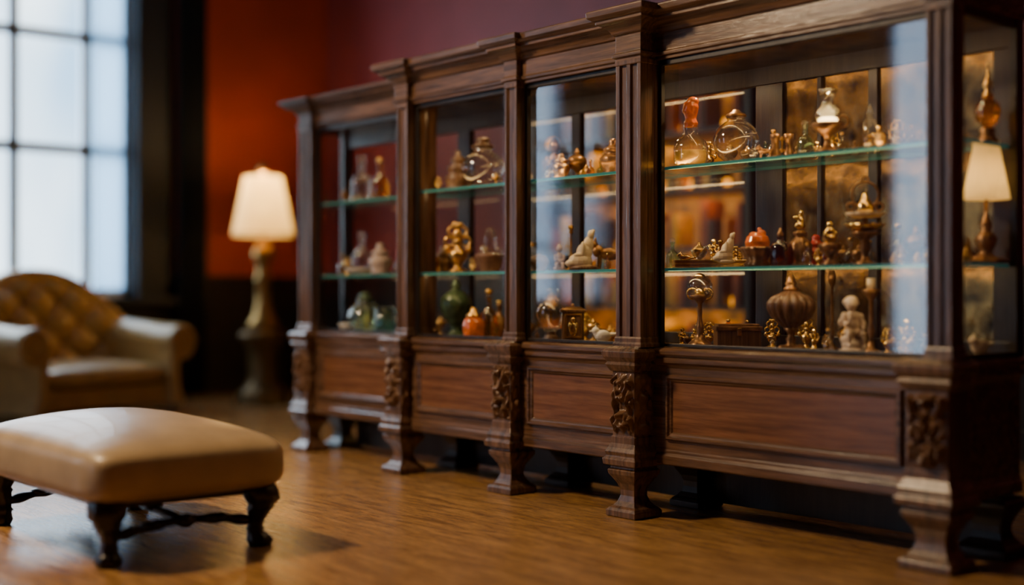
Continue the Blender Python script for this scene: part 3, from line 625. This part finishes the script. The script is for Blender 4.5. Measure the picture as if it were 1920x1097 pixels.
item('wooden_box', 'dark wooden trinket box with brass edged lid', 'box', 1382, .23, DK, 48, [('b', G().box(-.85,.85,-.5,.5,0,.7), M_woodt, 'hard'), ('lid', G().box(-.9,.9,-.55,.55,.7,.86).box(-.8,.8,-.45,.45,.86,.95), M_brassd, 'hard'), ('clasp', G().box(-.08,.08,-.58,-.5,.5,.8), M_brass, 'hard')])
item('ribbed_urn', 'tall brown ribbed urn with finial on bronze foot', 'urn', 1483, .21, DK, 146, [
    ('body', L([(0,.26),(.06,.27),(.13,.33),(.24,.43),(.295,.54),(.295,.62),(.24,.69),(.12,.75),(.07,.78),(0,.78)], ribs=16, rib=.06, segs=128), M_woodt, 's'),
    ('foot', G().lathe([(0,0),(.14,0),(.15,.03),(.09,.06),(.05,.1),(.07,.15),(.04,.19),(.05,.24),(.1,.29),(0,.3)]).ell((.1,-.05,.04),(.08,.06,.04)).ell((-.1,-.05,.04),(.08,.06,.04)), M_brassd, 's'),
    ('lid', L([(0,.76),(.09,.77),(.1,.8),(.06,.83),(.075,.86),(.05,.9),(.05,.93),(.025,.97),(0,1)]), M_brassd, 's')])
item('thin_candlestick', 'tall slender bronze candlestick', 'candlestick', 1560, .36, DK, 150, [('c', L([(0,0),(.09,0),(.1,.02),(.04,.05),(.02,.1),(.03,.3),(.018,.35),(.018,.8),(.04,.84),(.05,.93),(.03,1),(0,1)]), M_brassd, 's')])
item('cherub_statue', 'cream stone winged child statuette crouching on a plinth', 'statuette', 1598, .165, DK, 112, [('f', crouched(), M_cream, 'blob')])
item('candle_holder', 'dark bronze pillar candle holder with ivory candle', 'candle holder', 1633, .29, DK, 140, [('h', L([(0,0),(.13,0),(.14,.02),(.05,.06),(.03,.2),(.05,.3),(.03,.4),(.03,.7),(.09,.78),(.12,.84),(.1,.86),(0,.86)]), M_brassd, 's'), ('candle', L([(0,.86),(.06,.86),(.06,1),(0,1)]), M_ivory, 's')])
item('bird_figurine', 'small ivory bird figurine near the end pane', 'figurine', 1836, .34, DK, 48, [('f', bird(), M_ivory, 'blob')], rz=FACE+.6)
# --- end of cabinet
item('table_lamp', 'small lit bronze table lamp with parchment shade', 'lamp', 1849, .372, T2, 240, [
    ('lamp_base', L([(0,0),(.16,0),(.165,.02),(.13,.04),(.06,.07),(.045,.1),(.07,.14),(.09,.19),(.06,.23),(.035,.26),(.05,.3),(.035,.33),(.015,.38),(.012,.52),(0,.52)]), M_brassd, 's'),
    ('lamp_shade', L([(.175,.50),(.165,.56),(.142,.68),(.118,.80),(.095,.93),(.10,.955),(.093,.955),(.088,.93),(.111,.80),(.135,.68),(.158,.56),(.168,.50)], ribs=18, rib=.015, segs=108), M_shade2, 's'),
    ('bulb', G().ell((0, 0, .62), (.035, .035, .055)), M_bulb, 's'),
    ('finial', L([(0,.92),(.012,.93),(.02,.97),(.012,1),(0,1)]), M_brass, 's')])
x, d = spot(1849, .372)
lamp_light('table_lamp_light', (x, .372, T2+240*d/2400*.72), .35, (1, .68, .30), .02)
item('globe_ornament', 'amber glass globe ornament on bronze stand', 'ornament', 1852, .36, T1+.04, 150, [
    ('stand', L([(0,0),(.13,0),(.14,.03),(.1,.07),(.08,.12),(.1,.17),(.05,.2),(0,.21)]), M_brassd, 's'),
    ('globe', L([(0,.2),(.06,.21),(.13,.28),(.16,.38),(.14,.48),(.08,.54),(0,.56)]), M_glassa, 's'),
    ('finial', G().lathe([(0,.55),(.07,.56),(.06,.62),(.03,.66),(.06,.72),(.04,.78),(.015,.84),(0,1)]), M_brass, 's')]).location.z = T1+.0005
item('small_urn', 'tiny bronze lidded urn beside the lamp', 'urn', 1812, .28, T2, 30, [('u', L(P_pot), M_brass, 's')])

# --- the many small curios standing between the larger pieces
rnd = random.Random(21)
CG = 'small curios on the cabinet shelves'
def curio(kind, x, y, z, s):
    if kind == 0: put('bottle', 'small clear glass bottle with brass stopper', 'bottle', x, y, z, .13*s, [('b', L(P_bottle), M_glass, 's'), ('stopper', L(P_stop), M_brass, 's')], group=CG)
    if kind == 1: put('lidded_pot', 'small brass lidded pot among the curios', 'pot', x, y, z, .085*s, [('p', L(P_pot), M_brass, 's')], group=CG)
    if kind == 2: put('figurine', 'small gilt standing figurine among the curios', 'figurine', x, y, z, .10*s, [('f', cherub(), M_gold, 'blob')], group=CG)
    if kind == 3: put('small_urn', 'small dark bronze urn among the curios', 'urn', x, y, z, .12*s, [('u', L(P_urn), M_brassd, 's')], group=CG)
    if kind == 4: put('bottle', 'small amber glass bottle with gilt stopper', 'bottle', x, y, z, .11*s, [('b', L(P_bottle), M_glassa, 's'), ('stopper', L(P_stop), M_gold, 's')], group=CG)
    if kind == 5: put('goblet', 'small covered brass goblet among the curios', 'goblet', x, y, z, .11*s, [('g', L(P_cup), M_brass, 's')], group=CG)
    if kind == 6: put('figurine', 'small seated bronze figurine among the curios', 'figurine', x, y, z, .085*s, [('f', seated(), M_brassd, 'blob')], group=CG)
    if kind == 7: put('bottle', 'small pale green glass bottle with glass stopper', 'bottle', x, y, z, .12*s, [('b', L(P_bottle), M_glassg, 's'), ('stopper', L(P_stop), M_glass, 's')], group=CG)
    if kind == 8: put('ornate_centrepiece', 'small gilt scrollwork ornament among the curios', 'ornament', x, y, z, .11*s, [('o', ornate(), M_gold, 's')], group=CG)
def clear(x, y, z, r):
    return all(abs(pz-z) > .05 or math.hypot(px-x, py-y) > pr+r+.002 for px, py, pz, pr, ph in placed)
for z in (T1, T2, DK):
    for (xa, xb, ya) in [(-1.1, -.16, .29), (.02, .70, .17), (.86, 1.46, .17), (1.62, 2.72, .19)]:
        dens = {-1.1: 6, .02: 11, .86: 13, 1.62: 24}[xa]
        made = 0
        for tries in range(700):
            if made >= dens: break
            x = rnd.uniform(xa, xb); y = rnd.uniform(ya-.01, .41); s = rnd.uniform(.6, 1.25) if y > .3 else rnd.uniform(.42, .75)
            if z == T1 and y > .25: s *= .9
            if clear(x, y, z, .040*s+.001):
                curio(rnd.choice([0, 1, 2, 3, 4, 5, 6, 7, 8, 0, 2, 8, 0, 5]), x, y, z, s); made += 1

# ------------------------------------------------------------------ BOOKCASE behind cabinet
bc = empty('bookcase', (-.75, 2.6, 0), 'tall open dark wooden bookcase against the burgundy wall', 'bookcase')
g = G(); g.box(-1.0, -.95, -.2, .21, 0, 2.35); g.box(.95, 1.0, -.2, .21, 0, 2.35); g.box(-.95, .95, -.2, .21, 2.3, 2.35)
g.obj('case', M_dark, bc, bevel=.004)
G().box(-.95, .95, .18, .21, .05, 2.3).obj('back_board', M_caseback, bc)
for i in range(7): G().box(-.949, .949, -.19, .18, .05+i*.37, .075+i*.37).obj('shelf', M_dark, bc)
bi = 0
for i in range(1, 6):
    x = -1.68; z = .0755+i*.37
    while x < .12:
        q = random.random()
        if q < .16:
            r = random.uniform(.018, .032)
            o = L([(0,0),(.8,0),(1,.3),(1,1.6),(.7,2.0),(.5,2.2),(0,2.2)], segs=14, k=r).obj('amber_glow_jar', M_amberg, smooth=True)  # glowing jars added for soft amber points of light behind the cabinet
            o.location = (x+r+.01, 2.53, z); o['label'] = 'small amber glow jar added on a bookcase shelf'; o['category'] = 'lantern'; o['group'] = 'amber glow jars added to the bookcase'
            x += 2*r+.03
        elif q < .3: x += .07
        else:
            w = random.uniform(.03, .055); h = random.uniform(.14, .30)
            g = G(); g.box(0, .004, 0, .17, 0, h); g.box(w-.004, w, 0, .17, 0, h); g.box(.004, w-.004, 0, .005, 0, h); g.box(.004, w-.004, .005, .165, .004, h-.005)
            o = g.obj('book', book_mats[bi % 5]); bi += random.choice([1, 2, 3])
            o.location = (x, 2.45, z); o['label'] = 'old cloth bound book standing on a bookcase shelf'; o['category'] = 'book'; o['group'] = 'books on the bookcase'
            x += w+.003
for i in range(1, 6):
    lamp_light('bookcase_light', (-.75, 2.44, .03+(i+1)*.37), 7, (1, .56, .12), kind='AREA', size=1.7, sy=.05, rot=(math.radians(28), 0, 0))

# ------------------------------------------------------------------ LAMPS
M_pedestal = plain('dark_antique_brass_pedestal', (.12, .07, .022), .36, .6, .4, 10, .2)
M_lampg = plain('antique_gold_lamp', (.34, .20, .06), .32, .8, .3, 10, .2)
def big_lamp(loc, label, zs, zt, rb, rt, power, name='floor_lamp'):
    e = empty(name, loc, label, 'lamp')
    G().lathe([(0,0),(.22,0),(.225,.04),(.20,.06),(.205,.09),(.17,.12),(.13,.16),(.115,.22),(.12,.40),(.135,.46),(.15,.50),(.19,.54),(.19,.57),(.15,.60),(.09,.62),(0,.62)], segs=40, ribs=10, rib=.03).obj('pedestal', M_pedestal, e, smooth=True)
    G().lathe([(.12,.615),(.13,.65),(.09,.70),(.07,.76),(.058,.82),(.055,.98),(.075,1.01),(.055,1.04),(.052,1.12),(.075,1.17),(.09,1.21),(.075,1.26),(.045,1.3),(.02,1.34),(.02,zs+.12),(0,zs+.12)]).obj('lamp_base', M_lampg, e, smooth=True)
    G().lathe([(rb, zs), (rb*.99, zs+.015), (rt+.005, zt-.015), (rt, zt), (rt-.008, zt), (rt-.004, zt-.015), (rb*.97, zs+.015), (rb-.01, zs)], segs=48).obj('lamp_shade', M_shade, e, smooth=True)
    G().torus((0, 0, zs+.008), rb+.001, .008, seg=48).obj('shade_trim', M_lampg, e, smooth=True)
    G().lathe([(0, zt-.01), (.012, zt-.01), (.012, zt+.01), (.03, zt+.02), (.045, zt+.05), (.03, zt+.08), (.012, zt+.10), (0, zt+.11)], segs=20).obj('finial', M_lampg, e, smooth=True)
    G().ell((0, 0, zs+.23), (.05, .05, .065)).obj('bulb', M_bulb, e, smooth=True)
    lamp_light('lamp_bulb_light', (loc[0], loc[1], zt-.02), power, (1, .62, .25), .05)
    lamp_light('lamp_bulb_light', (loc[0], loc[1], zs-.01), power*.9, (1, .56, .18), .05)
    lamp_light('lamp_bulb_light', (loc[0], loc[1], zs+.24), power*.28, (1, .72, .36), .05)
    return e
big_lamp((-4.05, 1.56, 0), 'lit cream shade lamp on a turned dark brass pedestal', 1.36, 1.84, .25, .15, 48, 'pedestal_lamp')

# ------------------------------------------------------------------ ARMCHAIR
ch = empty('armchair', (-4.15, .11, 0), 'tan leather deep buttoned club armchair with rolled arms', 'armchair', rz=math.radians(15))
YC = -.10
TW = .155
def lat(y, z):
    return (abs(math.sin(math.pi*(y/TW+z/TW)/2))*abs(math.sin(math.pi*(y/TW-z/TW)/2)))
nx, nz = 110, 64; v = []; f = []
def backpt(s, t):
    zt = .64+.39*(1-abs(s)**2.5)
    z = .26+t*(zt-.26); y = YC+s*.66
    x = -.30-.13*t+.22*abs(s)**3
    return x, y, z
for j in range(nz+1):
    for i in range(nx+1):
        s = -1+2*i/nx; t = j/nz; x, y, z = backpt(s, t)
        x += .080*(max(0, lat(y-YC, z-.36)))**.40*min(1, (1-t)*8)
        v.append((x, y, z))
for j in range(nz):
    for i in range(nx):
        q = j*(nx+1)+i; f.append((q, q+1, q+nx+2, q+nx+1))
o = mk('tufted_back', v, f, M_leatherc, ch, smooth=True, recalc=False); md = o.modifiers.new('s', 'SOLIDIFY'); md.thickness = .14; md.offset = -1
o['label'] = 'deep buttoned golden tan leather chair back'
g = G(); g.tube([(*((lambda p: (p[0]-.03, p[1], p[2]+.0))(backpt(-1+2*i/40, 1))), .055) for i in range(41)], 14); g.obj('back_roll', M_leatherc, ch, smooth=True)
for iy in range(-4, 5):
    for iz in range(0, 5):
        yy, zz = iy*TW, .36+iz*TW
        if (iy+iz) % 2 == 0 and abs(yy) < .6:
            zt = .64+.39*(1-abs(yy/.66)**2.5)
            if zz < zt-.08:
                p = backpt(yy/.66, (zz-.26)/(zt-.26)); G().ell((p[0]+.010, p[1], p[2]), .019, 8).obj('button', M_legd, ch, smooth=True)
G().superell((.04, YC, .30), (.42, .53, .075), .5, .22, dome=.03).obj('seat_cushion', M_leathera, ch, smooth=True)
G().box(-.38, .40, YC-.55, YC+.55, .07, .225).obj('seat_frame', M_leathera, ch, bevel=.02)
for sg in (-1, 1):
    ring = [(.45, .06), (.44, .18), (.43, .34), (.43, .46)]
    cy, cz, r = .545, .53, .13
    for k in range(0, 23):
        a = math.radians(200-k*(300/22)); ring.append((cy+r*math.cos(a), cz+r*math.sin(a)))
    ring += [(.515, .40), (.505, .32), (.51, .2), (.545, .10), (.56, .06)]
    ofs = YC-.10 if sg < 0 else 0.0
    rr = []
    for (x, k) in [(-.44, .93), (-.42, 1), (-.1, 1), (.30, 1), (.44, 1), (.462, .97), (.468, .92)]:
        up = .05*max(0, min(1, (.3-x)/.7))
        rr.append([(x, ofs+sg*(.53+(y-.53)*k), (z if z < .2 else z+up*min(1, (z-.2)/.3))-(1-k)*(.1 if z > .3 else 0)) for y, z in ring])
    G().rings(rr).obj('arm', M_leathera, ch, smooth=False, bevel=.006)
    sp = []
    for k in range(70):
        a = k*.22; q = .118-.10*k/70
        sp.append((.470, ofs+sg*(.545+q*math.cos(a)), .525+q*math.sin(a), .011))
    G().tube(sp, 8).obj('arm_scroll', M_leatherc, ch, smooth=True)
for x in (-.34, .38):
    for y in (-.68, .50): G().lathe([(.03, 0), (.035, .01), (.025, .03), (.035, .065), (0, .07)], cx=x, cy=y).obj('leg', M_legd, ch, smooth=True)

# ------------------------------------------------------------------ FOOTSTOOL
st = empty('footstool', (.58, -1.68, 0), 'beige leather footstool with dark brown carved cabriole legs', 'footstool')
G().superell((0, 0, .296), (.605, .37, .108), .48, .21, nu=96, nv=36, dome=.060).obj('cushion', M_leather, st, smooth=True)
G().rect(-.50, .50, -.28, .28, [(0, .185), (.01, .19), (.01, .235), (0, .24)]).obj('seat_rail', M_legd, st, bevel=.004)
for sx in (-1, 1):
    for sy in (-1, 1):
        cx, cy = .49*sx, .27*sy
        path = [(cx, cy, .235, .058), (cx+.01*sx, cy+.01*sy, .20, .064), (cx+.022*sx, cy+.018*sy, .165, .060), (cx+.018*sx, cy+.014*sy, .145, .044), (cx+.016*sx, cy+.012*sy, .135, .048), (cx+.012*sx, cy+.01*sy, .125, .040), (cx+.004*sx, cy, .09, .029), (cx, cy, .068, .026), (cx, cy, .060, .034), (cx, cy, .052, .027), (cx+.008*sx, cy+.006*sy, .040, .036), (cx+.015*sx, cy+.01*sy, .020, .046), (cx+.015*sx, cy+.01*sy, 0.0, .036)]
        rr = [[(x+r*(1+.05*math.cos(6*2*math.pi*j/36))*math.cos(2*math.pi*j/36), y+r*(1+.05*math.cos(6*2*math.pi*j/36))*math.sin(2*math.pi*j/36), z) for j in range(36)] for x, y, z, r in path]
        G().rings(rr).obj('leg', M_legd, st, smooth=True)
def stretcher(p, q):
    g = G(); n = 24; P = Vector(p); Q = Vector(q); dr = (Q-P)
    g.tube([(*(P+dr*(i/n)+Vector((0, 0, .03*math.sin(i/n*math.pi)))), .013+.008*math.sin(i/n*math.pi*5)**2) for i in range(n+1)], 8)
    for i in (3, 4.5, 6, 7.5, 9):
        c = P+dr*(i/12)+Vector((0, 0, .028)); g.ell(tuple(c), (.034, .036, .014+.012*(i == 6)), 10)
    g.obj('stretcher', M_legd, st, smooth=True)
stretcher((.49, -.26, .09), (.49, .26, .09)); stretcher((-.49, -.26, .09), (-.49, .26, .09)); stretcher((-.49, 0, .11), (.49, 0, .11))

# ------------------------------------------------------------------ LIGHTS / WORLD / CAMERA
sky = (.74, .87, 1.0)
lamp_light('daylight_window', (WX-.75, -.1, 2.4), 360, sky, kind='AREA', size=3.6, sy=4.6, rot=(0, math.radians(-90), 0))
lamp_light('daylight_side', (WX-.5, -5.4, 1.9), 90, sky, kind='AREA', size=3.6, sy=1.3, rot=(0, math.radians(-90), 0))
lamp_light('daylight_front', (-1.2, FY-.5, 1.9), 80, sky, kind='AREA', size=1.2, sy=3.8, rot=(math.radians(90), 0, 0))
src = Vector((-.6, -3.4, 3.95)); tgt = Vector((1.35, -.45, .40))
q = (tgt-src).to_track_quat('-Z', 'Y').to_euler()
lamp_light('overhead_key_light', tuple(src), 900, (1, .70, .40), .28, 'SPOT', rot=q, ang=80)  # unseen warm key spot added to light the cabinet front and floor
W = D.worlds.new('world'); bpy.context.scene.world = W; W.use_nodes = True
wn = W.node_tree; bg = wn.nodes['Background']
tc = wn.nodes.new('ShaderNodeTexCoord'); mp = wn.nodes.new('ShaderNodeMapping'); mp.inputs['Scale'].default_value = (9, 9, 2.5)
no = wn.nodes.new('ShaderNodeTexNoise'); no.inputs['Scale'].default_value = 1.5; no.inputs['Detail'].default_value = 2
rp = wn.nodes.new('ShaderNodeValToRGB'); rp.color_ramp.elements[0].position = .38; rp.color_ramp.elements[1].position = .60
rp.color_ramp.elements[0].color = (.26, .46, .68, 1); rp.color_ramp.elements[1].color = (.76, .91, 1, 1)
wn.links.new(tc.outputs['Generated'], mp.inputs[0]); wn.links.new(mp.outputs[0], no.inputs['Vector']); wn.links.new(no.outputs['Fac'], rp.inputs[0]); wn.links.new(rp.outputs[0], bg.inputs[0])
bg.inputs[1].default_value = 4.2

cd = D.cameras.new('camera'); cam = D.objects.new('camera', cd); COL.objects.link(cam)
cam.location = (CAMX, CAMY, CAMZ); cam.rotation_euler = (math.radians(90), 0, math.radians(49.14))
cd.lens = 45; cd.sensor_width = 36; cd.clip_start = .05
cd.dof.use_dof = True; cd.dof.focus_distance = 5.2; cd.dof.aperture_fstop = .44
bpy.context.scene.camera = cam
